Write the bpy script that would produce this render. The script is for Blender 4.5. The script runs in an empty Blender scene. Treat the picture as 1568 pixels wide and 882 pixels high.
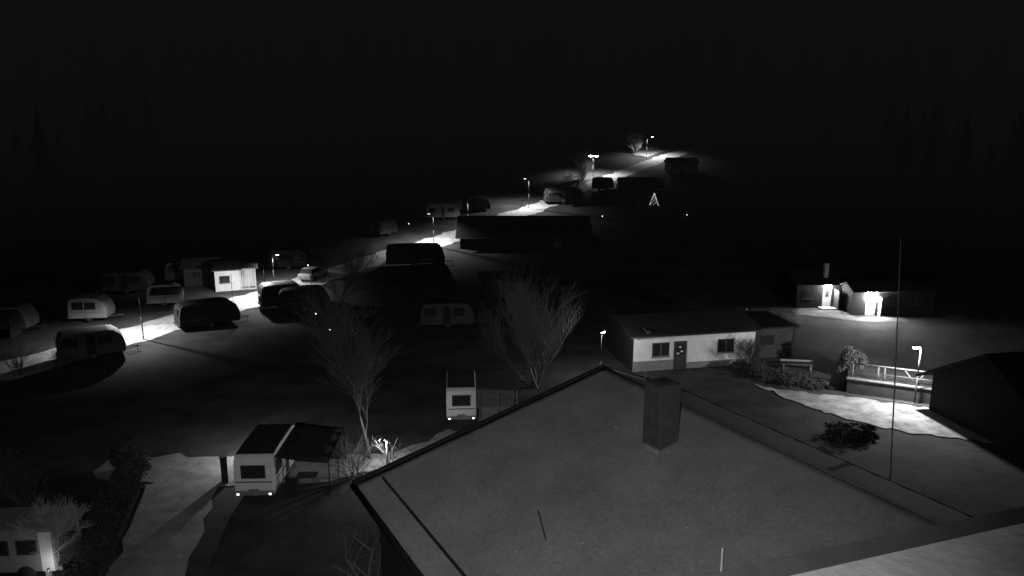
import bpy, math, random
from mathutils import Vector, Matrix
R=math.radians
random.seed(7)
scene=bpy.context.scene
scene.view_settings.view_transform='Standard'
scene.view_settings.look='None'
scene.view_settings.exposure=0

# ------------------------------------------------------------ terrain height
def ramp(y,y0,k): 
    s=y-y0
    return (s+math.sqrt(s*s+k))/2
def H(x,y):
    h=0.13*(ramp(y,88,300)-ramp(0,88,300))
    h+=0.3*ramp(y,215,400)-0.255*ramp(y,265,400)
    return h

# ------------------------------------------------------------ materials
MATS={}
def gm(name,v,rough=.85,nscale=3.0,var=.3,bump=.2,metal=0.0,detail=6):
    if name in MATS: return MATS[name]
    m=bpy.data.materials.new(name); m.use_nodes=True
    nt=m.node_tree; b=nt.nodes['Principled BSDF']
    tc=nt.nodes.new('ShaderNodeTexCoord')
    n=nt.nodes.new('ShaderNodeTexNoise'); n.inputs['Scale'].default_value=nscale; n.inputs['Detail'].default_value=detail
    n.inputs['Roughness'].default_value=.65
    nt.links.new(tc.outputs['Object'],n.inputs['Vector'])
    cr=nt.nodes.new('ShaderNodeValToRGB')
    lo=v*(1-var); hi=v*(1+var)
    cr.color_ramp.elements[0].position=.3; cr.color_ramp.elements[1].position=.7
    cr.color_ramp.elements[0].color=(lo,lo,lo,1); cr.color_ramp.elements[1].color=(hi,hi,hi,1)
    nt.links.new(n.outputs['Fac'],cr.inputs['Fac'])
    nt.links.new(cr.outputs['Color'],b.inputs['Base Color'])
    b.inputs['Roughness'].default_value=rough; b.inputs['Metallic'].default_value=metal
    b.inputs['Specular IOR Level'].default_value=.2
    if bump>0:
        n2=nt.nodes.new('ShaderNodeTexNoise'); n2.inputs['Scale'].default_value=nscale*6; n2.inputs['Detail'].default_value=3
        nt.links.new(tc.outputs['Object'],n2.inputs['Vector'])
        bp=nt.nodes.new('ShaderNodeBump'); bp.inputs['Strength'].default_value=bump; bp.inputs['Distance'].default_value=.05
        nt.links.new(n2.outputs['Fac'],bp.inputs['Height']); nt.links.new(bp.outputs['Normal'],b.inputs['Normal'])
    MATS[name]=m; return m
def em(name,s):
    if name in MATS: return MATS[name]
    m=bpy.data.materials.new(name); m.use_nodes=True
    b=m.node_tree.nodes['Principled BSDF']
    b.inputs['Base Color'].default_value=(.8,.8,.8,1)
    b.inputs['Emission Color'].default_value=(1,1,1,1); b.inputs['Emission Strength'].default_value=s
    m.cycles.emission_sampling='NONE'
    MATS[name]=m; return m

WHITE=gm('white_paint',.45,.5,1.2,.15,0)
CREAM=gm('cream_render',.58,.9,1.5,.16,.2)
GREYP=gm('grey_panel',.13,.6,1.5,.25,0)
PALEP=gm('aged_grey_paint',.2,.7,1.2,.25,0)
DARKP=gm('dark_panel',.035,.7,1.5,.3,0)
BLACKP=gm('matte_black',.013,.9,1.5,.3,0)
ROOFD=gm('dark_roof_felt',.015,.95,1.2,.35,.3)
GLASS=gm('window_glass',.02,.12,2,.2,0)
RUB=gm('rubber',.02,.9,4,.2,0)
METAL=gm('galvanised_metal',.2,.6,4,.2,0,.3)
POLE=gm('painted_steel',.05,.7,4,.2,0)
WOOD=gm('weathered_wood',.12,.9,5,.35,.3)
BARK=gm('bark',.055,.95,9,.4,0)
BARKL=gm('pale_bark',.085,.95,9,.4,0)
BARKB=gm('birch_bark',.3,.95,9,.4,0)
LEAF=gm('evergreen_foliage',.025,.95,5,.5,0)
CONC=gm('concrete',.25,.9,2.5,.25,.3)
PLINTH=gm('plinth_render',.17,.9,2,.2,.2)
BULB=em('lamp_glow',60)
FARB=em('bright_lamp_glow',260)
DIM=em('shaded_lamp_glow',2.5)
DOT=em('small_lamp_glow',5)

# ------------------------------------------------------------ helpers
def link(o): bpy.context.collection.objects.link(o); return o
def empty(name,loc,rz=0):
    e=bpy.data.objects.new(name,None); e.location=loc; e.rotation_euler=(0,0,rz); e.empty_display_size=.3
    return link(e)
def mesh(name,vs,fs,mat,parent=None,loc=(0,0,0),rot=(0,0,0),smooth=False):
    me=bpy.data.meshes.new(name); me.from_pydata(vs,[],fs); me.update()
    if mat: me.materials.append(mat)
    if smooth:
        for p in me.polygons: p.use_smooth=True
    o=bpy.data.objects.new(name,me); o.location=loc; o.rotation_euler=rot
    if parent: o.parent=parent
    return link(o)
def bev(o,w,seg=2):
    b=o.modifiers.new('bevel','BEVEL'); b.width=w; b.segments=seg; b.limit_method='ANGLE'; return o
def box(name,p,x0,x1,y0,y1,z0,z1,mat,b=0,rot=(0,0,0)):
    c=((x0+x1)/2,(y0+y1)/2,(z0+z1)/2); a,d,e=(x1-x0)/2,(y1-y0)/2,(z1-z0)/2
    vs=[(sx*a,sy*d,sz*e) for sx in(-1,1) for sy in(-1,1) for sz in(-1,1)]
    fs=[(0,1,3,2),(4,6,7,5),(0,4,5,1),(2,3,7,6),(0,2,6,4),(1,5,7,3)]
    o=mesh(name,vs,fs,mat,p,c,rot)
    if b: bev(o,b)
    return o
def tubes(name,segs,mat,parent=None,loc=(0,0,0),n=5):
    vs=[];fs=[]
    for p0,p1,r0,r1 in segs:
        p0=Vector(p0);p1=Vector(p1);d=(p1-p0)
        if d.length<1e-5: continue
        d.normalize(); a=d.orthogonal().normalized(); b=d.cross(a)
        k=len(vs)
        for p,r in((p0,r0),(p1,r1)):
            for i in range(n):
                t=2*math.pi*i/n; vs.append(tuple(p+a*math.cos(t)*r+b*math.sin(t)*r))
        for i in range(n): j=(i+1)%n; fs.append((k+i,k+j,k+n+j,k+n+i))
        if n>4: fs.append(tuple(k+n-1-i for i in range(n))); fs.append(tuple(k+n+i for i in range(n)))
    return mesh(name,vs,fs,mat,parent,loc,smooth=n>5)
def prism(name,prof,y0,y1,mat,parent,b=0,bseg=2):
    n=len(prof); vs=[(x,y0,z) for x,z in prof]+[(x,y1,z) for x,z in prof]
    fs=[tuple(range(n)),tuple(range(2*n-1,n-1,-1))]+[(i,i+n,(i+1)%n+n,(i+1)%n) for i in range(n)]
    o=mesh(name,vs,fs,mat,parent)
    if b: bev(o,b,bseg)
    return o

# ------------------------------------------------------------ ground
def terrain():
    xs=[i*3-240 for i in range(187)]; ys=[-30+i*3 for i in range(175)]
    vs=[(x,y,H(x,y)) for y in ys for x in xs]
    n=len(xs); fs=[(j*n+i,j*n+i+1,(j+1)*n+i+1,(j+1)*n+i) for j in range(len(ys)-1) for i in range(n-1)]
    m=gm('grass_ground',.032,.98,.35,.6,.5,detail=8)
    return mesh('ground',vs,fs,m,smooth=True)
terrain()
def ribbon(name,pts,w,mat,dz=.05,jit=.25):
    P=[Vector((p[0],p[1],0)) for p in pts]; ws=[p[2] if len(p)>2 else w for p in pts]
    out=[]
    for i in range(len(P)-1):
        p0=P[max(i-1,0)];p1=P[i];p2=P[i+1];p3=P[min(i+2,len(P)-1)]
        n=max(2,int((p2-p1).length/1.0))
        for k in range(n):
            t=k/n
            q=.5*((2*p1)+(p2-p0)*t+(2*p0-5*p1+4*p2-p3)*t*t+(3*p1-p0-3*p2+p3)*t**3)
            out.append((q,ws[i]*(1-t)+ws[i+1]*t))
    out.append((P[-1],ws[-1]))
    vs=[];fs=[];m=7
    for i,(q,ww) in enumerate(out):
        a=out[max(i-1,0)][0];b=out[min(i+1,len(out)-1)][0];d=(b-a).normalized();nn=Vector((-d.y,d.x,0))
        for k in range(m):
            f=k/(m-1)*2-1
            e=random.uniform(-jit,jit) if abs(f)>.99 else 0
            v=q+nn*(f*ww/2+e)
            vs.append((v.x,v.y,H(v.x,v.y)+dz))
    for i in range(len(out)-1):
        for k in range(m-1): fs.append((i*m+k,i*m+k+1,(i+1)*m+k+1,(i+1)*m+k))
    return mesh(name,vs,fs,mat,smooth=True)
ROAD=gm('gravel_road',.27,.95,1.3,.4,.6,detail=8)
ROAD2=gm('worn_driveway',.17,.95,1.1,.4,.6,detail=8)
ribbon('campsite_road',[(-46,42,5),(-41,49,5),(-38.4,53.5,5),(-36.0,58.5,5),(-34.0,62.4,5.2),(-31.8,67.2,5.2),(-29.3,72.3,5),(-27.0,76.8,5),(-24.0,84,4.6),(-19.8,91.8,4.4),(-14.5,99.6,4.6),(-8.2,108,4.8),(-2.5,117,4.6),(4.1,126.2,4.2),(9.5,135,3.5),(15,144.5,3.4),(24,158.5,4),(32.6,171.4,4.5),(41.4,184,4),(52,197,3)],4.8,ROAD,.05,.4)
ribbon('lower_road',[(-22.5,37.0,1.4),(-21,36.9,2.4),(-19,36.8,3.2),(-15,36.8,3.5),(-11,36.8,3.3),(-8,37.4,2.6),(-5,38.8,2.0),(-3,41.5,1.6)],3.3,ROAD2,.05,.4)
ribbon('driveway_path',[(-17.1,35.4,3.9),(-16.4,33,3.3),(-15.5,29,3.1),(-14.7,25.5,3.1),(-13.6,20,3.2)],3.2,ROAD2,.09,.2)
def poly(name,pts,mat,dz=.06,seg=.9,wob=.2):
    P=[]
    for i in range(len(pts)):
        a=Vector(pts[i]);b=Vector(pts[(i+1)%len(pts)]);n=max(1,int((b-a).length/seg))
        for k in range(n):
            q=a.lerp(b,k/n); P.append((q.x+random.uniform(-wob,wob),q.y+random.uniform(-wob,wob)))
    vs=[(x,y,H(x,y)+dz) for x,y in P]
    return mesh(name,vs,[tuple(range(len(vs)))],mat)
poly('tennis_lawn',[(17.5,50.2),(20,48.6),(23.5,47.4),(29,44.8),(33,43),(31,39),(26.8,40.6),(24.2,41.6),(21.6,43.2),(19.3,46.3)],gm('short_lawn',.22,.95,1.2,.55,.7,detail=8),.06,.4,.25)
poly('pavement',[(28.3,71.8),(33.2,71.6),(33.3,68.9),(38,69.1),(37.5,67.3),(33,67.4),(28,70)],gm('paving',.1,.9,1.2,.3,.3),.05)
poly('lamp_glow_patch',[(29.5,181),(32.5,178.2),(36,183.5),(41,189),(44,196),(38,197),(33,193),(30,187)],gm('painted_lamp_glow',.13,.95,.5,.5,.4),.12,1.0,.4)  # pale patch: the far lamp's glow on the bank put into the colour

# ------------------------------------------------------------ lamps
def plight(name,parent,loc,power,r=.08):
    l=bpy.data.lights.new(name,'POINT'); l.energy=power; l.shadow_soft_size=r
    o=bpy.data.objects.new(name,l); o.location=loc; o.parent=parent; return link(o)
def slight(name,parent,loc,power,size=156,r=.08,blend=.45):
    l=bpy.data.lights.new(name,'SPOT'); l.energy=power; l.shadow_soft_size=r; l.spot_size=R(size); l.spot_blend=blend
    o=bpy.data.objects.new(name,l); o.location=loc; o.parent=parent; return link(o)
def street_lamp(x,y,h,power,heads=(0,),arm=.6,spot=True,lens=None,name='street_lamp',big=1):
    e=empty(name,(x,y,H(x,y)))
    segs=[((0,0,0),(0,0,h*.5),.06,.045),((0,0,h*.5),(0,0,h),.045,.035)]
    for a in heads:
        c,s=math.cos(a),math.sin(a)
        segs+= [((0,0,h-.05),(c*arm*.5,s*arm*.5,h+.12),.03,.03),((c*arm*.5,s*arm*.5,h+.12),(c*arm,s*arm,h+.12),.03,.025)]
    tubes('pole',segs,POLE,e,n=8)
    for a in heads:
        c,s=math.cos(a),math.sin(a)
        hd=box('head_housing',e,-.3,.3,-.13,.13,0,.09,POLE,.03); hd.location=(c*arm,s*arm,h+.15+.1*(big-1)); hd.rotation_euler=(0,0,a)
        if lens:
            g=box('lens',e,-.17*big,.17*big,-.09*big,.09*big,-.07*big,0,lens,.02); g.location=(c*arm,s*arm,h+.065+.06*(big-1)); g.rotation_euler=(0,0,a)
        (slight if spot else plight)('light',e,(c*arm,s*arm,h-.12),power/len(heads))
    return e
def bollard_lamp(x,y,h,power):
    e=empty('bollard_lamp',(x,y,H(x,y)))
    tubes('post',[((0,0,0),(0,0,h),.05,.05),((0,0,h+.2),(0,0,h+.24),.13,.03)],METAL,e,n=8)
    tubes('lens',[((0,0,h),(0,0,h+.12),.05,.05)],DOT,e,n=8)
    plight('light',e,(-.16,.05,h+.12),power,.04)
    return e
street_lamp(32.4,179,4.6,19000,(-.3,),1.2,lens=BULB,big=1.2)
street_lamp(17.0,155.3,4.0,17000,(0.1,2.6),.6,lens=FARB,big=2)
street_lamp(2.9,125.8,5.0,7500,(R(150),),.8,lens=DOT)
street_lamp(-11.0,102.1,4.4,5500,(R(140),),.9,lens=DIM)
street_lamp(-6.8,112.5,4.2,2000,(R(-30),),.9)
street_lamp(-27.5,82.8,3.4,1500,(R(0),),lens=DOT)
street_lamp(-32.2,61.6,4.2,3900,(R(150),),1.5)
street_lamp(-25.5,73.9,4.2,3200,(R(150),),1.3)
street_lamp(6.3,49.8,3.9,650,(R(60),),.35,False,BULB)
street_lamp(27.0,46.4,3.9,3600,(R(200),),.4,False,BULB,big=1.3)
bollard_lamp(-6.7,36.5,1.6,300)
def garden_light(x,y,h=.5):
    e=empty('garden_light',(x,y,H(x,y)))
    tubes('stake',[((0,0,0),(0,0,h),.02,.02),((0,0,h+.1),(0,0,h+.13),.08,.02)],METAL,e,n=6)
    tubes('lens',[((0,0,h),(0,0,h+.1),.055,.06)],DOT,e,n=8)
for x,y in [(-18.9,68.4),(-16.2,62.8),(-16.0,113),(14.6,118),(28.5,119),(-25.5,90),(-3.0,113),(13,136)]: garden_light(x,y)

# ------------------------------------------------------------ caravans
def window(parent,axis,u0,u1,z0,z1,off,sgn,frame=GREYP,nm='window'):
    t=.03
    if axis=='y':
        a,b=sorted((off,off+sgn*t)); box(nm+'_frame',parent,u0-.05,u1+.05,a,b,z0-.05,z1+.05,frame,.01)
        a,b=sorted((off+sgn*(t+.001),off+sgn*(t+.012))); box(nm,parent,u0,u1,a,b,z0,z1,GLASS)
    else:
        a,b=sorted((off,off+sgn*t)); box(nm+'_frame',parent,a,b,u0-.05,u1+.05,z0-.05,z1+.05,frame,.01)
        a,b=sorted((off+sgn*(t+.001),off+sgn*(t+.012))); box(nm,parent,a,b,u0,u1,z0,z1,GLASS)
def caravan(x,y,rz,L=5,W=2.1,Ht=2.5,mat=WHITE,roof=None,tail=False,name='caravan',frame=DARKP):
    """local x = length, rear at -x"""
    e=empty(name,(x,y,H(x,y)),rz)
    l=L/2; z0=.38
    dark=mat in (BLACKP,DARKP)
    prof=[(-l+.12,z0),(-l,z0+.3),(-l+.02,z0+1.1),(-l+.16,Ht-.22),(-l+.4,Ht-.04),(-l*.4,Ht),(l*.5,Ht-.02),(l-.75,Ht-.1),(l-.35,Ht-.4),(l-.08,1.35),(l,.9),(l-.1,z0)]
    prism('body',prof,-W/2,W/2,mat,e,.09,3)
    pr=[(-l+.42,Ht-.05),(-l*.4,Ht+.025),(l*.5,Ht+.005),(l-.78,Ht-.08),(l-.78,Ht-.2),(-l+.42,Ht-.2)]
    prism('roof_skin',[(a,b+.02) for a,b in pr],-W/2+.06,W/2-.06,roof or mat,e,.02)
    for s in(-1,1):
        window(e,'y',-l+.5,-l+1.4,1.3,1.95,s*W/2,s,frame)
        window(e,'y',l-1.9,l-1.0,1.3,1.9,s*W/2,s,frame)
        box('trim_stripe',e,-l+.25,l-.3,min(s*W/2,s*(W/2+.012)),max(s*W/2,s*(W/2+.012)),.95,1.03,DARKP if dark else GREYP)
    if L>4: box('door',e,-.35,.25,-W/2-.02,-W/2,.5,2.15,frame,.01)
    window(e,'x',-W*.28,W*.28,1.35,1.95,-l-.0,-1,frame,'rear_window')
    box('bumper',e,-l-.08,-l+.1,-W/2+.05,W/2-.05,.42,.62,DARKP if dark else GREYP,.03)
    if tail: box('number_plate',e,-l-.1,-l-.081,-.26,.26,.66,.78,GREYP); box('rear_trim',e,-l-.012,-l+.05,-W/2+.1,W/2-.1,1.08,1.13,DARKP)
    for s in(-1,1):
        box('tail_light',e,-l-.1,-l-.085,s*W*.4-.05,s*W*.4+.05,.47,.55,DOT if tail else POLE)
        tubes('wheel',[((0,s*(W/2-.22),.32),(0,s*(W/2-.02),.32),.32,.32)],RUB,e,n=16)
        tubes('hubcap',[((0,s*(W/2-.02),.32),(0,s*(W/2+.005),.32),.17,.15)],POLE,e,n=12)
    tubes('drawbar',[((l-.2,.5,.42),(l+1.1,0,.42),.04,.04),((l-.2,-.5,.42),(l+1.1,0,.42),.04,.04),((l+.9,0,.05),(l+.9,0,.55),.03,.03)],POLE,e)
    return e
def awning(parent,x0,x1,y0,y1,z,drop,mat,sides=True):
    n=6; vs=[];fs=[]
    for i in range(n+1):
        for j in range(5):
            fx=i/n; fy=j/4; sag=-.05*math.sin(fy*math.pi)-.03*abs(math.sin(fx*math.pi*3))
            vs.append((x0+(x1-x0)*fx,y0+(y1-y0)*fy,z-drop*fy+sag))
    for i in range(n):
        for j in range(4): k=i*5+j; fs.append((k,k+1,k+6,k+5))
    o=mesh('awning_roof',vs,fs,mat,parent,smooth=True); s=o.modifiers.new('thick','SOLIDIFY'); s.thickness=.04
    seg=[]
    for x in (x0+.05,(x0+x1)/2,x1-.05): seg.append(((x,y1,0),(x,y1,z-drop),.025,.025))
    seg.append(((x0,y1,z-drop),(x1,y1,z-drop),.025,.025))
    tubes('awning_poles',seg,BLACKP,parent)
    if sides:
        mesh('awning_wall',[(x1,y0,0),(x1,y1,0),(x1,y1,z-drop-.04),(x1,y0,z-.04)],[(0,1,2,3)],mat,parent)

c=caravan(-12.75,35.6,R(92),5.0,1.95,2.45,WHITE,ROOFD,True)
awning(c,-2.2,2.2,-1.0,-3.6,2.3,.35,ROOFD,True)
box('camping_table',c,-1.3,-.6,-2.7,-1.7,.66,.7,DARKP,.01)
tubes('table_legs',[((-1.25,-2.6,0),(-1.25,-2.6,.66),.02,.02),((-.65,-1.8,0),(-.65,-1.8,.66),.02,.02),((-1.25,-1.8,0),(-1.25,-1.8,.66),.02,.02),((-.65,-2.6,0),(-.65,-2.6,.66),.02,.02)],POLE,c)
box('storage_box',c,-1.9,-1.4,-1.9,-1.3,0,.8,BLACKP,.05)
slight('added_road_light',c,(2.8,1.6,2.1),560,178,.04,.03)  # added unseen light, with bracket, to brighten the lower road
tubes('added_light_bracket',[((2.45,.9,2.1),(2.8,1.6,2.2),.02,.02)],POLE,c)
c=caravan(-3.3,45.1,R(94),4.8,1.85,2.4,WHITE,DARKP,True)
box('porch_roof',c,-2.0,2.3,-3.7,-.95,2.15,2.24,DARKP,.02,(R(3),0,0))
box('porch_wall',c,-1.9,-1.82,-3.5,-1.1,0,1.0,WOOD)
tubes('porch_posts',[((-1.9,-3.5,0),(-1.9,-3.5,2.1),.06,.06),((-1.9,-2.3,0),(-1.9,-2.3,2.1),.06,.06),((-1.9,-1.15,0),(-1.9,-1.15,2.1),.05,.05),((2.1,-3.5,0),(2.1,-3.5,2.1),.06,.06),((-1.9,-3.5,1.6),(-1.9,-1.1,1.6),.03,.03)],WOOD,c)
box('porch_back_panel',c,.5,.56,-3.5,-1.0,0,2.0,WOOD)
c=empty('shadow_caster_post',(-14.95,35.2,.05),R(20)); box('shaft',c,-.16,.16,-.16,.16,-.1,1.5,BLACKP,.02); box('cap',c,-.19,.19,-.19,.19,1.501,1.57,BLACKP,.02)  # made-up post, added to cast the dark stripe along the driveway

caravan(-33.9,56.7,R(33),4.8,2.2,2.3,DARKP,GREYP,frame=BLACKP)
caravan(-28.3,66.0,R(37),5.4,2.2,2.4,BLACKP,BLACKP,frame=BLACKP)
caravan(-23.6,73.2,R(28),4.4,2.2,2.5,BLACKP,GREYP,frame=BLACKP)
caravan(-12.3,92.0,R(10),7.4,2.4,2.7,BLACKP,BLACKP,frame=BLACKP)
caravan(-40.3,68.2,R(8),3.5,2.2,2.3,PALEP,GREYP)
c=caravan(-35.9,74.0,R(14),3.2,2.2,2.3,PALEP,DARKP); awning(c,-1.0,1.9,-1.1,-2.6,2.1,.5,DARKP)
caravan(-42.4,79.2,R(10),5,2.2,2.4,DARKP,DARKP,frame=BLACKP)
c=caravan(-46.2,64.5,R(5),5,2.2,2.4,GREYP,DARKP); awning(c,-1.5,2.0,-1.1,-2.8,2.2,.4,DARKP)
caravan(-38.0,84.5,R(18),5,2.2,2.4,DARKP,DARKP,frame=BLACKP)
caravan(-19.0,108,R(60),4.0,2.1,2.4,DARKP,DARKP)
caravan(-11.2,118.4,R(8),5.5,2.2,2.5,GREYP,GREYP)
caravan(-6,124,R(20),4.5,2.2,2.4,DARKP,DARKP)
c=caravan(9.0,129.8,R(6),6.6,2.3,2.8,DARKP,DARKP,frame=GREYP)
awning(c,-3,3,-1.15,-2.8,2.6,.5,DARKP)
caravan(17.4,141,R(40),4.0,2.2,2.5,DARKP,GREYP)
caravan(24.5,140.5,R(4),9.0,2.3,2.6,BLACKP,DARKP)
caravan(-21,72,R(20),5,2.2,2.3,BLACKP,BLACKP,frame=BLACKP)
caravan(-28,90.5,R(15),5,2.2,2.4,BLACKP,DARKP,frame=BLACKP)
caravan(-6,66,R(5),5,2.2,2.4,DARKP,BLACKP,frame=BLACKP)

def cabin(name,x,y,rz,L,D,hw,hr,wall,roof,wins=(),door=None,over=.3,ridge=True,doormat=None):
    e=empty(name,(x,y,H(x,y)),rz)
    box('walls',e,0,L,0,D,-.6,hw,wall)
    o=over
    if ridge:
        t=.12
        for nm,ya,yb in (('roof_front',-o,D/2),('roof_back',D+o,D/2)):
            sl=(hr-hw)/(D/2); za=hw-sl*o+.02
            vs=[(-o,ya,za),(L+o,ya,za),(L+o,yb,hr+.02),(-o,yb,hr+.02),(-o,ya,za+t),(L+o,ya,za+t),(L+o,yb,hr+t),(-o,yb,hr+t)]
            mesh(nm,vs,[(0,1,2,3),(7,6,5,4),(0,4,5,1),(1,5,6,2),(2,6,7,3),(3,7,4,0)],roof,e)
        for nm,xx in(('gable_left',.001),('gable_right',L-.001)):
            mesh(nm,[(xx,0,hw),(xx,D,hw),(xx,D/2,hr)],[(0,1,2)],wall,e)
        tubes('gutter',[((-o,-o-.05,hw-sl*o+.05),(L+o,-o-.05,hw-sl*o+.05),.05,.05)],DARKP,e,n=8)
    else:
        vs=[(-o,-o,hw+.02),(L+o,-o,hw+.02),(L+o,D+o,hr),(-o,D+o,hr)]
        vs+=[(a,b,c+.12) for a,b,c in vs]
        mesh('roof',vs,[(3,2,1,0),(4,5,6,7),(0,1,5,4),(1,2,6,5),(2,3,7,6),(3,0,4,7)],roof,e)
    for (a,b,z0,z1) in wins:
        fr=GREYP if wall in (CREAM,) else DARKP
        window(e,'y',a,b,z0,z1,0,-1,fr)
        box('sill',e,a-.1,b+.1,-.1,-.001,z0-.12,z0-.06,PLINTH if wall in (CREAM,WHITE) else DARKP)
        m=(a+b)/2; box('mullion',e,m-.025,m+.025,-.06,-.044,z0,z1,fr)
    if door:
        a,b,hd=door
        box('door_frame',e,a-.07,b+.07,-.04,-.001,0,hd+.07,doormat or DARKP); box('door',e,a,b,-.06,-.041,0.02,hd,doormat or DARKP)
        box('door_pane',e,a+.15,b-.15,-.072,-.061,hd*.55,hd-.2,GLASS)
        box('door_handle',e,b-.15,b-.1,-.12,-.062,1.0,1.05,METAL)
    return e
cabin('mobile_home',16.6,127.8,R(6),8.4,3,2.3,2.7,BLACKP,DARKP,[(1,2,1,1.8),(3.4,4.6,1,1.8),(6,7,1,1.8)],(5,5.8,2))
cabin('mountain_hut',33.7,158.2,R(4),6.2,4,2.3,3.2,PALEP,ROOFD,[(.6,1.5,1,1.8),(3.8,5,1,1.8)],(2.2,3,2))
cabin('timber_barn',-7.2,100.5,R(0),17.8,9,1.8,4.0,BLACKP,ROOFD,[(2,3,.9,1.5),(6,7,.9,1.5),(10,11,.9,1.5)],(13,14,1.7),.6)
c=cabin('white_holiday_hut',-32.9,79.4,R(20),2.6,3,2.3,2.75,WHITE,DARKP,[(.5,1.5,1.0,1.7)],None,.25,False)
box('porch_back_wall',c,2.61,4.3,1.4,1.5,0,2.3,WHITE); box('porch_floor',c,2.61,4.3,-.1,1.4,-.1,.08,CONC)
tubes('porch_posts',[((4.25,-.05,0),(4.25,-.05,2.4),.06,.06),((2.7,-.1,0),(2.7,-.1,2.4),.05,.05),((3.5,-.05,0),(3.5,-.05,2.4),.03,.03)],WHITE,c)
box('porch_roof',c,2.86,4.6,-.3,3.2,2.42,2.54,GREYP)
tubes('yard_lamp_post',[((1.8,-4.5,0),(1.8,-4.5,2.7),.03,.03)],BLACKP,c)
s=slight('yard_lamp',c,(1.8,-4.4,2.6),1000,150); s.rotation_euler=Vector((0,.9,-.5)).to_track_quat('-Z','Y').to_euler()
cabin('garden_shed',-37.4,81.8,R(18),3.6,3,2.2,2.9,DARKP,DARKP,[(1,1.8,1,1.6)],(2.2,2.9,1.9))
cabin('garden_shed',-3,75,R(6),5,3,2.2,2.9,BLACKP,ROOFD,[(1,1.8,1,1.6)],(2.8,3.6,1.9))

# ------------------------------------------------------------ clubhouse
c=cabin('clubhouse',9.15,53.0,R(11.4),10.0,6,2.85,3.6,CREAM,ROOFD,[(1.55,2.85,1.15,2.15),(6.9,8.2,1.15,2.15)],(3.35,4.25,2.15),.4)
box('plinth',c,-.03,3.27,-.03,-.001,-.3,.8,PLINTH); box('plinth',c,4.33,10.03,-.03,-.001,-.3,.5,PLINTH)
box('side_shade_panel',c,-.06,-.002,-.02,6.02,-.3,2.84,BLACKP)  # black sheet over the side wall: its shade put into the colour
mesh('gable_shade_panel',[(-.02,0,2.85),(-.02,6,2.85),(-.02,3,3.6)],[(0,1,2)],BLACKP,c)  # same painted shade over the gable end
box('annex',c,10.001,14.0,1.2,5.6,-.3,2.5,DARKP); box('annex_roof',c,10.01,14.3,.8,5.9,2.52,2.66,ROOFD)
window(c,'y',11.2,12.4,1.1,1.9,1.2,-1,DARKP)
box('vent_hood',c,1.0,1.25,-.2,1,2.95,3.2,DARKP,.03)
for k,(zz,xx) in enumerate([(1.7,3.75),(1.35,3.9),(1.2,3.6)]): box('door_notice',c,xx-.1,xx+.1,-.074,-.0725,zz,zz+.14,WHITE)

# ------------------------------------------------------------ buildings with bright wall lights
def walllamp(c,x,y,z,p,k=1):
    box('wall_light_housing',c,x-.14*k,x+.14*k,y-.16,y-.001,z+.13*k,z+.13*k+.1,METAL,.02)
    box('wall_light',c,x-.16*k,x+.16*k,y-.26,y-.02,z-.14*k,z+.12*k,FARB,.03); plight('light',c,(x,y-.45,z-.2),p,.12)
c=cabin('guest_house',29.0,72.7,R(0),5.4,6,2.5,3.4,BLACKP,ROOFD,[(.6,1.6,1,1.8),(4.1,4.9,1,1.8)],(2.7,3.4,2.1),.3,doormat=WHITE)  # near-black walls, white door: limit of the lamp's pool put into the colours
walllamp(c,3.05,0,2.25,330,1.9)
box('chimney',c,3.1,3.5,1.0,1.5,2.6,4.4,CONC,.02); box('door_mat_step',c,2.2,3.9,-1.1,-.08,-.1,.15,CONC,.02)
box('porch_screen',c,3.75,3.83,-1.2,-.05,0,2.0,DARKP,.02)
c=cabin('washhouse',33.4,69.7,R(1),8.0,2.6,2.5,3.0,BLACKP,ROOFD,[(3.4,4.2,1.1,1.9),(5.6,6.6,1.1,1.9)],(1.3,2.1,2.1),.3,doormat=WHITE)  # pool of the wall lamp bounded by colour here too: black walls, white door
walllamp(c,1.7,0,1.95,900,3.2)
box('side_screen',c,2.45,2.53,-.6,-.05,0,1.9,PALEP,.02)
e=cabin('dark_chalet',28.9,36.4,R(10),14,9,2.6,5.2,BLACKP,ROOFD,[(1.2,2.2,1,1.9),(4,5,1,1.9)],(6.4,7.3,2.1),.7)

# ------------------------------------------------------------ terrace
c=empty('terrace_retaining_wall',(23.4,48.6,0),math.atan2(-2.7,5.6))
box('wall',c,0,7.4,0,.3,-.2,1.15,gm('dark_blocks',.05,.9,2,.3,.4),.02); box('coping',c,-.05,7.45,-.06,.36,1.152,1.24,WOOD,.01)
box('deck',c,0,7.4,.37,4.2,-.2,1.05,DARKP)
box('bed_edge',c,.1,7.2,-.55,-.45,-.1,.22,WOOD)
c=empty('wooden_fence',(23.9,49.2,1.1),math.atan2(-2.7,5.6))
sg=[]
for i,xx in enumerate((.1,1.7,2.1,4.1,5.2,6.9)):
    sg.append(((xx,0,-.1),(xx,0,1.05),.05,.05))
for xx in (4.1,6.9): sg+= [((xx-.8,0,1.0),(xx-.05,0,.1),.04,.04),((xx+.45,0,1.0),(xx+.05,0,.3),.04,.04)]
sg+=[((.1,0,1.05),(7.1,0,1.05),.06,.06),((1.7,0,.5),(7.1,0,.5),.035,.035)]
tubes('posts_and_rails',sg,gm('pale_timber',.12,.9,5,.3,.3),c,n=6)
c=empty('park_bench',(21.8,53.5,H(21,53)),R(-8))
box('seat',c,-1.2,1.2,-.2,.2,.42,.47,DARKP,.01); box('backrest',c,-1.2,1.2,.2,.24,.6,.76,PLINTH,.01)
for xx in(-1,1): box('leg',c,xx-.04,xx+.04,-.18,.2,0,.42,METAL)
c=empty('flagpole',(19.4,34.6,0)); tubes('mast',[((0,0,0),(-.32,.1,6),.045,.035),((-.32,.1,6),(-.75,.2,13.0),.035,.02)],METAL,c,n=8)
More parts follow.
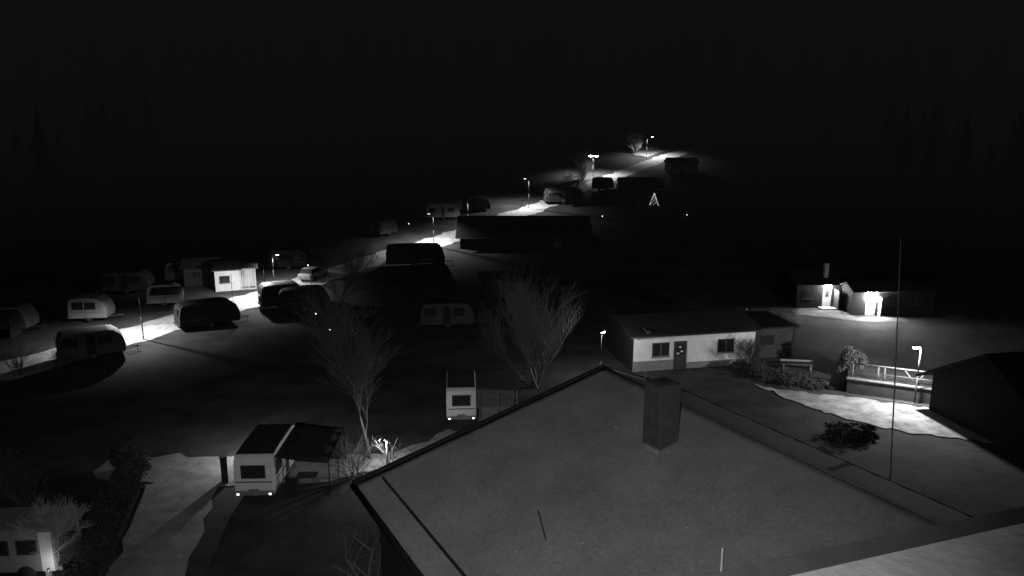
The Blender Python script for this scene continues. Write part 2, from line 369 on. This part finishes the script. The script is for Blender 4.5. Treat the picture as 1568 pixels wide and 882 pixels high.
tubes('base',[((0,0,0),(0,0,.3),.16,.12)],CONC,c,n=10); tubes('finial',[((-.75,.2,13.0),(-.75,.2,13.15),.045,.02)],POLE,c,n=8)

# ------------------------------------------------------------ foreground gabled house
A=Vector((3.69,28,8.79)); per=Vector((.874,.486,0)); rid=Vector((.486,-.874,0)); Lh=20
c=empty('gabled_house',(A.x,A.y,0),math.atan2(rid.y,rid.x))
def shingle(name,v):
    m=gm(name,v,.95,.5,.22,.2,detail=12); nt=m.node_tree
    b=nt.nodes['Principled BSDF']; src=b.inputs['Base Color'].links[0].from_socket
    tc=nt.nodes.new('ShaderNodeTexCoord'); sp=nt.nodes.new('ShaderNodeTexNoise'); sp.inputs['Scale'].default_value=9; sp.inputs['Detail'].default_value=5
    nt.links.new(tc.outputs['Object'],sp.inputs['Vector'])
    br=nt.nodes.new('ShaderNodeTexBrick'); br.inputs['Scale'].default_value=1.0; br.inputs['Mortar Size'].default_value=.012
    br.inputs['Brick Width'].default_value=1.0; br.inputs['Row Height'].default_value=.34
    br.inputs['Color1'].default_value=(1,1,1,1); br.inputs['Color2'].default_value=(.96,.96,.96,1); br.inputs['Mortar'].default_value=(.9,.9,.9,1)
    nt.links.new(tc.outputs['Object'],br.inputs['Vector'])
    mr=nt.nodes.new('ShaderNodeMapRange'); mr.inputs[1].default_value=.3; mr.inputs[2].default_value=.7; mr.inputs[3].default_value=.86; mr.inputs[4].default_value=1.14
    nt.links.new(sp.outputs['Fac'],mr.inputs[0])
    m1=nt.nodes.new('ShaderNodeVectorMath'); m1.operation='SCALE'; nt.links.new(src,m1.inputs[0]); nt.links.new(mr.outputs[0],m1.inputs['Scale'])
    m2=nt.nodes.new('ShaderNodeVectorMath'); m2.operation='MULTIPLY'; nt.links.new(m1.outputs[0],m2.inputs[0]); nt.links.new(br.outputs['Color'],m2.inputs[1])
    nt.links.new(m2.outputs[0],b.inputs['Base Color']); return m
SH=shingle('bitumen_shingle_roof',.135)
SH_SHADE=shingle('shaded_shingle',.06)  # darker shingle copy: shade of the right slope put into the colour
def roofplane(nm,w,z1,sg,mat):
    vs=[];fs=[];nx=60;ny=30
    for i in range(nx+1):
        for j in range(ny+1):
            f=j/ny
            vs.append((Lh*i/nx,sg*w*f,8.79+(z1-8.79)*f+.012*math.sin(i*2.1+j*.7)*math.sin(j*1.3)))
    for i in range(nx):
        for j in range(ny): k=i*(ny+1)+j; fs.append((k,k+ny+1,k+ny+2,k+1) if sg>0 else (k,k+1,k+ny+2,k+ny+1))
    o=mesh(nm,vs,fs,mat,c,smooth=True); s=o.modifiers.new('thick','SOLIDIFY'); s.thickness=.14; s.offset=-1
roofplane('roof_left',10.3,6.3,-1,SH); roofplane('roof_right',4.0,7.2,1,SH_SHADE)
DK=gm('dark_fascia',.012,.9,2,.3,0)
tubes('ridge_cap',[((0,0,8.76),(Lh,0,8.76),.06,.06)],SH_SHADE,c,n=8)
tubes('gutter',[((-.1,-10.4,6.22),(Lh,-10.4,6.22),.1,.1),((-.1,4.1,7.1),(Lh,4.1,7.1),.09,.09)],DK,c,n=8)
def beam(nm,a,b,w,h,mat,par):
    a=Vector(a);b=Vector(b);d=(b-a).normalized();s=d.cross(Vector((0,0,1))).normalized()*w/2;u=Vector((0,0,h/2))
    vs=[tuple(p+q) for p in(a,b) for q in(-s-u,s-u,s+u,-s+u)]
    return mesh(nm,vs,[(3,2,1,0),(4,5,6,7),(0,1,5,4),(1,2,6,5),(2,3,7,6),(3,0,4,7)],mat,par)
beam('verge_left',(-.08,0,8.74),(-.08,-10.4,6.24),.14,.26,DK,c); beam('verge_right',(-.08,0,8.74),(-.08,4.1,7.13),.14,.26,DK,c)
beam('snow_guard',(.6,-9.55,6.6),(Lh,-9.55,6.6),.03,.12,DK,c)
prism_vs=[(0.5,-9.7,-.2),(0.5,3.6,-.2),(0.5,3.6,7.1),(0.5,0,8.6),(0.5,-9.7,6.25)]
vs=prism_vs+[(Lh-.5,b,z) for _,b,z in prism_vs]
mesh('walls',vs,[(0,1,2,3,4),(9,8,7,6,5),(0,5,6,1),(1,6,7,2),(4,9,5,0)],BLACKP,c)
beam('flashing',(.15,.3,8.72),(.55,1.6,8.2),.3,.03,METAL,c)
def loc_on(x,y):
    d=Vector((x-A.x,y-A.y,0)); return d.dot(rid),d.dot(per)
lx,ly=loc_on(4.75,21.9)
CH=gm('chimney_brick',.04,.9,4,.3,.4)
box('chimney',c,lx-.38,lx+.38,ly-.42,ly+.42,7.9,10.25,CH,.01)
box('chimney_cap',c,lx-.41,lx+.41,ly-.45,ly+.45,10.251,10.32,CH,.01); box('chimney_flue',c,lx-.2,lx+.2,ly-.2,ly+.2,10.32,10.4,DK,.02)
box('chimney_flashing',c,lx-.2,lx+.45,ly-.56,ly-.425,8.18,8.3,METAL,.01)
lx,ly=loc_on(.95,18.2); tubes('aerial_rod',[((lx,ly,7.0),(lx-.1,ly-.25,8.0),.022,.015)],DARKP,c)
lx,ly=loc_on(5.0,15.7); tubes('aerial',[((lx,ly,7.5),(lx,ly,8.35),.03,.025)],WHITE,c)
tubes('ridge_aerial',[((1.6,.8,8.4),(1.6,.8,9.0),.02,.02),((1.6,.8,9.0),(1.45,1.0,9.05),.02,.02)],METAL,c)
tubes('roof_hook',[((5.8,-1.6,8.35),(5.9,-1.3,8.75),.02,.02),((5.9,-1.3,8.75),(5.8,-1.6,8.75),.02,.02)],POLE,c)
for (a,b,s) in [(8,-6.5,.09),(7,-8,.07),(4,-2.4,.08),(3,-6,.06),(9.5,-4.2,.07)]:
    zz=8.79-2.49/10.3*abs(b); o=box('moss_clump',c,-s,s,-s*.7,s*.7,-.02,.03,gm('moss',.17,1,9,.4,.6),.02); o.location=(a,b,zz)

# ------------------------------------------------------------ camera house
c=empty('camera_building',(1.88,4.53,0),math.atan2(.317,.95))
box('flat_roof',c,-9,14,-9,0,14.85,15.0,gm('roof_membrane',.09,.95,1.5,.25,.3),.01)
box('roof_gutter',c,-9,14,.002,.24,14.78,14.97,DK,.02)
box('walls',c,-8.6,13.6,-8.6,-.5,-.5,14.848,PLINTH)
c2=empty('floodlight',(-.5,-.4,15),0)
tubes('mast',[((0,0,0),(0,0,3.6),.05,.05)],METAL,c2,n=8); box('housing',c2,-.25,.25,-.05,.1,3.5,3.75,METAL,.03)
l=bpy.data.lights.new('beam','SPOT'); l.energy=13000; l.spot_size=R(84); l.spot_blend=1; l.shadow_soft_size=.12
o=bpy.data.objects.new('beam',l); o.parent=c2; o.location=(0,.25,3.62); link(o)
o.rotation_euler=Vector((-.02,1,-.45)).to_track_quat('-Z','Y').to_euler()

# ------------------------------------------------------------ vegetation
def bare_tree(name,x,y,h,spread=.5,r=.14,stems=1,depth=5,mat=BARK,seed=1,up=.5,kids=3,lean=.28):
    rnd=random.Random(seed); segs=[]
    def grow(p,d,L,r,k):
        n=3; q=p
        for i in range(n):
            d=(d+Vector((rnd.gauss(0,.13),rnd.gauss(0,.13),rnd.gauss(.03,.06)))).normalized()
            q2=q+d*L/n; r2=max(r*(1-.16*(i+1)),.006)
            segs.append((q,q2,r*(1-.16*i),r2)); q=q2
            if k>0 and (i>0 or k<depth):
                for _ in range(kids if i==n-1 else kids-1):
                    ax=Vector((rnd.gauss(0,1),rnd.gauss(0,1),rnd.gauss(0,.4))).normalized()
                    nd=(d+ax*spread+Vector((0,0,up*.4))).normalized()
                    grow(q,nd,L*rnd.uniform(.5,.78),r2*.55,k-1)
    for s in range(stems):
        d=Vector((rnd.gauss(0,lean),rnd.gauss(0,lean),1)) if stems>1 else Vector((0,0,1))
        grow(Vector((rnd.gauss(0,.2)*(stems>1),rnd.gauss(0,.2)*(stems>1),-.15)),d.normalized(),h*(.42 if stems==1 else .4)*rnd.uniform(.85,1.1),r,depth-1)
    e=empty(name,(x,y,H(x,y))); tubes('trunk_and_branches',segs,mat,e,n=3); return e
bare_tree('birch_tree',-7.9,38,12,.62,.13,1,5,BARK,3,.6)
bare_tree('spreading_bare_tree',1.7,50,9.4,.45,.12,10,4,BARKL,5,.9)
bare_tree('bare_tree',-19.1,27.0,4.2,.75,.17,1,5,BARKB,8,.3)
bare_tree('bare_tree',-21.5,29.5,5.5,.6,.14,1,5,BARK,9,.5)
bare_tree('bare_tree',-5.8,26.3,4.4,.9,.11,5,3,BARKL,11,-.1,2,.9)
bare_tree('bare_shrub',-8.3,35.6,3.6,.7,.05,5,3,BARKL,12,.2,3,.5)
bare_tree('bare_shrub',-6.0,36.0,2.8,.8,.05,4,3,BARKL,22,.0,3,.5)
bare_tree('bare_shrub',-36.9,52.2,3.0,.5,.05,5,3,BARK,13,.6)
bare_tree('bare_shrub',-34.6,53.0,2.4,.5,.05,4,3,BARK,14,.6)
bare_tree('bare_shrub',-39.0,50.5,3.0,.5,.05,4,3,BARK,15,.6)
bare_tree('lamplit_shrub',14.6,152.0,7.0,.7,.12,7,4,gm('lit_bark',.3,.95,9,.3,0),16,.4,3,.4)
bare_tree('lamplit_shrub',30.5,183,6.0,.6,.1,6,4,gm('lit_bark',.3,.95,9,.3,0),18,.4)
bare_tree('climbing_shrub',18.4,53.6,3.4,.6,.05,5,4,BARK,19,.3)
bare_tree('bare_tree',-17,70,7,.6,.12,1,5,BARK,23,.6)
def leafmass(name,items,n,size,mat,seed=1):
    rnd=random.Random(seed); vs=[];fs=[]
    for (x,y,z,rx,ry,rz) in items:
        lumps=[(rnd.uniform(-.6,.6),rnd.uniform(-.6,.6),rnd.uniform(-.5,.6),rnd.uniform(.25,.5)) for _ in range(14)]
        for _ in range(n):
            a,b,c_,s=rnd.choice(lumps)
            v=Vector((rnd.gauss(0,1),rnd.gauss(0,1),rnd.gauss(0,1))).normalized()*s*rnd.uniform(.6,1.05)
            p=Vector((x+(a+v.x)*rx,y+(b+v.y)*ry,z+(c_+v.z)*rz))
            if p.z<H(p.x,p.y): continue
            u=Vector((rnd.gauss(0,1),rnd.gauss(0,1),rnd.gauss(0,1))).normalized(); w=u.orthogonal().normalized()
            k=len(vs); q=size*rnd.uniform(.6,1.3)
            vs+= [tuple(p-u*q),tuple(p+w*q*.5),tuple(p+u*q),tuple(p-w*q*.5)]; fs.append((k,k+1,k+2,k+3))
    return mesh(name,vs,fs,mat)
leafmass('hedge',[(-20.2+i*.32,36.2-i*1.05,.6,.8,.9,.9) for i in range(11)],700,.1,LEAF,2)
leafmass('ivy_stump',[(25.0,51.7,1.2,1.4,1.1,1.7)],4200,.09,gm('ivy',.07,.9,6,.4,0),3)
leafmass('shrub_bed',[(19.2,51.5,.4,1.8,1.2,.7),(20.6,50.2,.4,1.6,1.0,.6),(17.8,52.8,.5,1.4,1,.9),(22.0,49.6,.3,1.2,.8,.5)],2200,.08,gm('shrub_leaves',.04,.9,6,.4,0),4)
leafmass('dark_bush',[(20.4,40.9,.4,1.8,1.2,.6)],2600,.1,gm('dark_leaves',.01,.95,6,.4,0),5)
leafmass('evergreen_shrub',[(-20.6,36.0,1.1,.7,.7,1.7)],2500,.09,LEAF,6)
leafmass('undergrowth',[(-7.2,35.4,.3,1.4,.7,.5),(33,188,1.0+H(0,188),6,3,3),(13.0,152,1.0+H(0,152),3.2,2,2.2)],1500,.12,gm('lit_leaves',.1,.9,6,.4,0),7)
def forest(name,spots,seed):
    rnd=random.Random(seed); vs=[];fs=[]
    for (x,y,h) in spots:
        z=H(x,y)
        for t in range(7):
            f=t/7; rr=h*.2*(1-f)*rnd.uniform(.85,1.15)+.15; zb=z+h*(.12+f*.8); n=9; k=len(vs); ph=rnd.random()*6
            vs.append((x,y,zb+h*.2))
            for i in range(n):
                a=ph+6.283*i/n; q=rr*(1 if i%2 else .6)*rnd.uniform(.8,1.2); vs.append((x+q*math.cos(a),y+q*math.sin(a),zb-rnd.random()*h*.03))
            for i in range(n): fs.append((k,k+1+i,k+1+(i+1)%n))
    return mesh(name,vs,fs,gm('fir_needles',.02,.98,1,.5,0))
sp=[]
for _ in range(900):
    sp.append((random.uniform(-230,310),random.uniform(212,480),random.uniform(11,20)))
for _ in range(80): sp.append((random.uniform(75,200),random.uniform(120,205),random.uniform(9,16)))
for _ in range(60): sp.append((random.uniform(-200,-85),random.uniform(110,205),random.uniform(9,16)))
forest('distant_forest',sp,4)
c=empty('christmas_tree',(24.6,127.0,H(24,127)))
vs=[];fs=[]
for t in range(6):
    rr=.75*(1-t/6.3); zb=.25+t*.34; k=len(vs); vs.append((0,0,zb+.55))
    for i in range(10):
        a=i*.628; q=rr*(1 if i%2 else .7); vs.append((q*math.cos(a),q*math.sin(a),zb))
    for i in range(10): fs.append((k,k+1+i,k+1+(i+1)%10))
mesh('branches',vs,fs,LEAF,c)
sg=[]
for i in range(60):
    f=i/60; a=i*1.1; q=.78*(1-f)+.03; p=Vector((q*math.cos(a),q*math.sin(a),.3+2.1*f)); sg.append((p,p+Vector((0,0,.06)),.03,.03))
tubes('fairy_lights',sg,em('fairy_glow',3),c)

# ------------------------------------------------------------ vehicles
def car(x,y,rz,mat,name='parked_car'):
    e=empty(name,(x,y,H(x,y)),rz)
    prism('body',[(-2.1,.3),(-2.15,.75),(-2.0,.95),(1.0,.98),(1.95,.8),(2.1,.55),(2.05,.28)],-.85,.85,mat,e,.08,3)
    prism('cabin',[(-1.75,.95),(-1.4,1.42),(.1,1.45),(.95,.96)],-.74,.74,GLASS,e,.06,2)
    box('roof',e,-1.35,.1,-.66,.66,1.44,1.49,mat,.02)
    for sx in(-1.3,1.3):
        for s in(-1,1): tubes('wheel',[((sx,s*.68,.31),(sx,s*.87,.31),.31,.31)],RUB,e,n=16)
    for s in(-1,1): box('headlight',e,2.02,2.1,s*.6-.15,s*.6+.15,.58,.7,METAL,.02)
    return e
car(-23.6,85.4,R(75),PLINTH)
c=empty('camper_van',(-21.6,27.7,0),R(4))
prism('body',[(-2.9,.35),(-2.95,1.1),(-2.5,1.3),(-1.75,1.95),(-1.5,2.3),(2.7,2.36),(2.92,2.2),(2.95,.4)],-1.0,1.0,PLINTH,c,.1,3)
for a,b in((-1.2,-.2),(.3,1.1),(1.5,2.2)): window(c,'y',a,b,1.25,1.8,-1.0,-1,DARKP)
mesh('cab_side_window',[(-2.3,-1.012,1.35),(-1.55,-1.012,1.35),(-1.55,-1.012,1.95),(-1.75,-1.012,1.95)],[(0,1,2,3)],GLASS,c)
window(c,'x',-.6,.6,1.3,1.9,2.95,1,DARKP,'rear_window'); box('bumper',c,2.9,3.1,-.95,.95,.4,.6,GREYP,.04)
box('rear_corner_panel',c,2.35,2.85,-1.03,-1.003,.45,2.2,WHITE,.01)
for s in(-1,1):
    box('tail_light',c,2.96,3.0,s*.85-.07,s*.85+.07,.8,1.3,METAL,.01)
    for sx in(-1.9,1.7): tubes('wheel',[((sx,s*.82,.35),(sx,s*1.03,.35),.35,.35)],RUB,c,n=16)
plight('porch_light',c,(3.0,-1.7,.8),24); box('porch_light_housing',c,2.96,3.02,-1.75,-1.65,.9,1.0,METAL,.01)

# ------------------------------------------------------------ added self-glowing volume, lifts the blacks over the upper valley
mm=bpy.data.materials.new('black_lift_glow'); mm.use_nodes=True; nt=mm.node_tree; nt.nodes.clear()
out=nt.nodes.new('ShaderNodeOutputMaterial'); ab=nt.nodes.new('ShaderNodeVolumeAbsorption'); ev=nt.nodes.new('ShaderNodeEmission'); ad=nt.nodes.new('ShaderNodeAddShader')
ab.inputs['Color'].default_value=(0,0,0,1); ab.inputs['Density'].default_value=.012
ev.inputs['Color'].default_value=(1,1,1,1); ev.inputs['Strength'].default_value=5.2e-5
nt.links.new(ab.outputs[0],ad.inputs[0]); nt.links.new(ev.outputs[0],ad.inputs[1]); nt.links.new(ad.outputs[0],out.inputs['Volume'])
hz=box('black_lift_volume',None,-500,600,88,600,-5,260,mm)

# ------------------------------------------------------------ night sky and moonlight
w=bpy.data.worlds.new('World'); scene.world=w; w.use_nodes=True
nt=w.node_tree; bg=nt.nodes['Background']
sky=nt.nodes.new('ShaderNodeTexSky'); sky.sky_type='NISHITA'; sky.sun_disc=False; sky.sun_elevation=R(35); sky.sun_rotation=R(170)
bw=nt.nodes.new('ShaderNodeRGBToBW'); mx=nt.nodes.new('ShaderNodeMath'); mx.operation='MULTIPLY_ADD'
mx.inputs[1].default_value=.02; mx.inputs[2].default_value=.9
nt.links.new(sky.outputs[0],bw.inputs[0]); nt.links.new(bw.outputs[0],mx.inputs[0]); nt.links.new(mx.outputs[0],bg.inputs['Color'])
bg.inputs['Strength'].default_value=.0045
l=bpy.data.lights.new('moon','SUN'); l.energy=.07; l.angle=R(12)
o=bpy.data.objects.new('moon',l); link(o); o.rotation_euler=Vector((.12,.8,-.6)).to_track_quat('-Z','Y').to_euler()

# ------------------------------------------------------------ camera
cam=bpy.data.cameras.new('camera'); cam.sensor_width=36; cam.lens=36*1120/1568; cam.clip_end=2000; cam.clip_start=.1
co=bpy.data.objects.new('camera',cam); co.location=(0,0,18); co.rotation_euler=(R(78),0,0); link(co); scene.camera=co
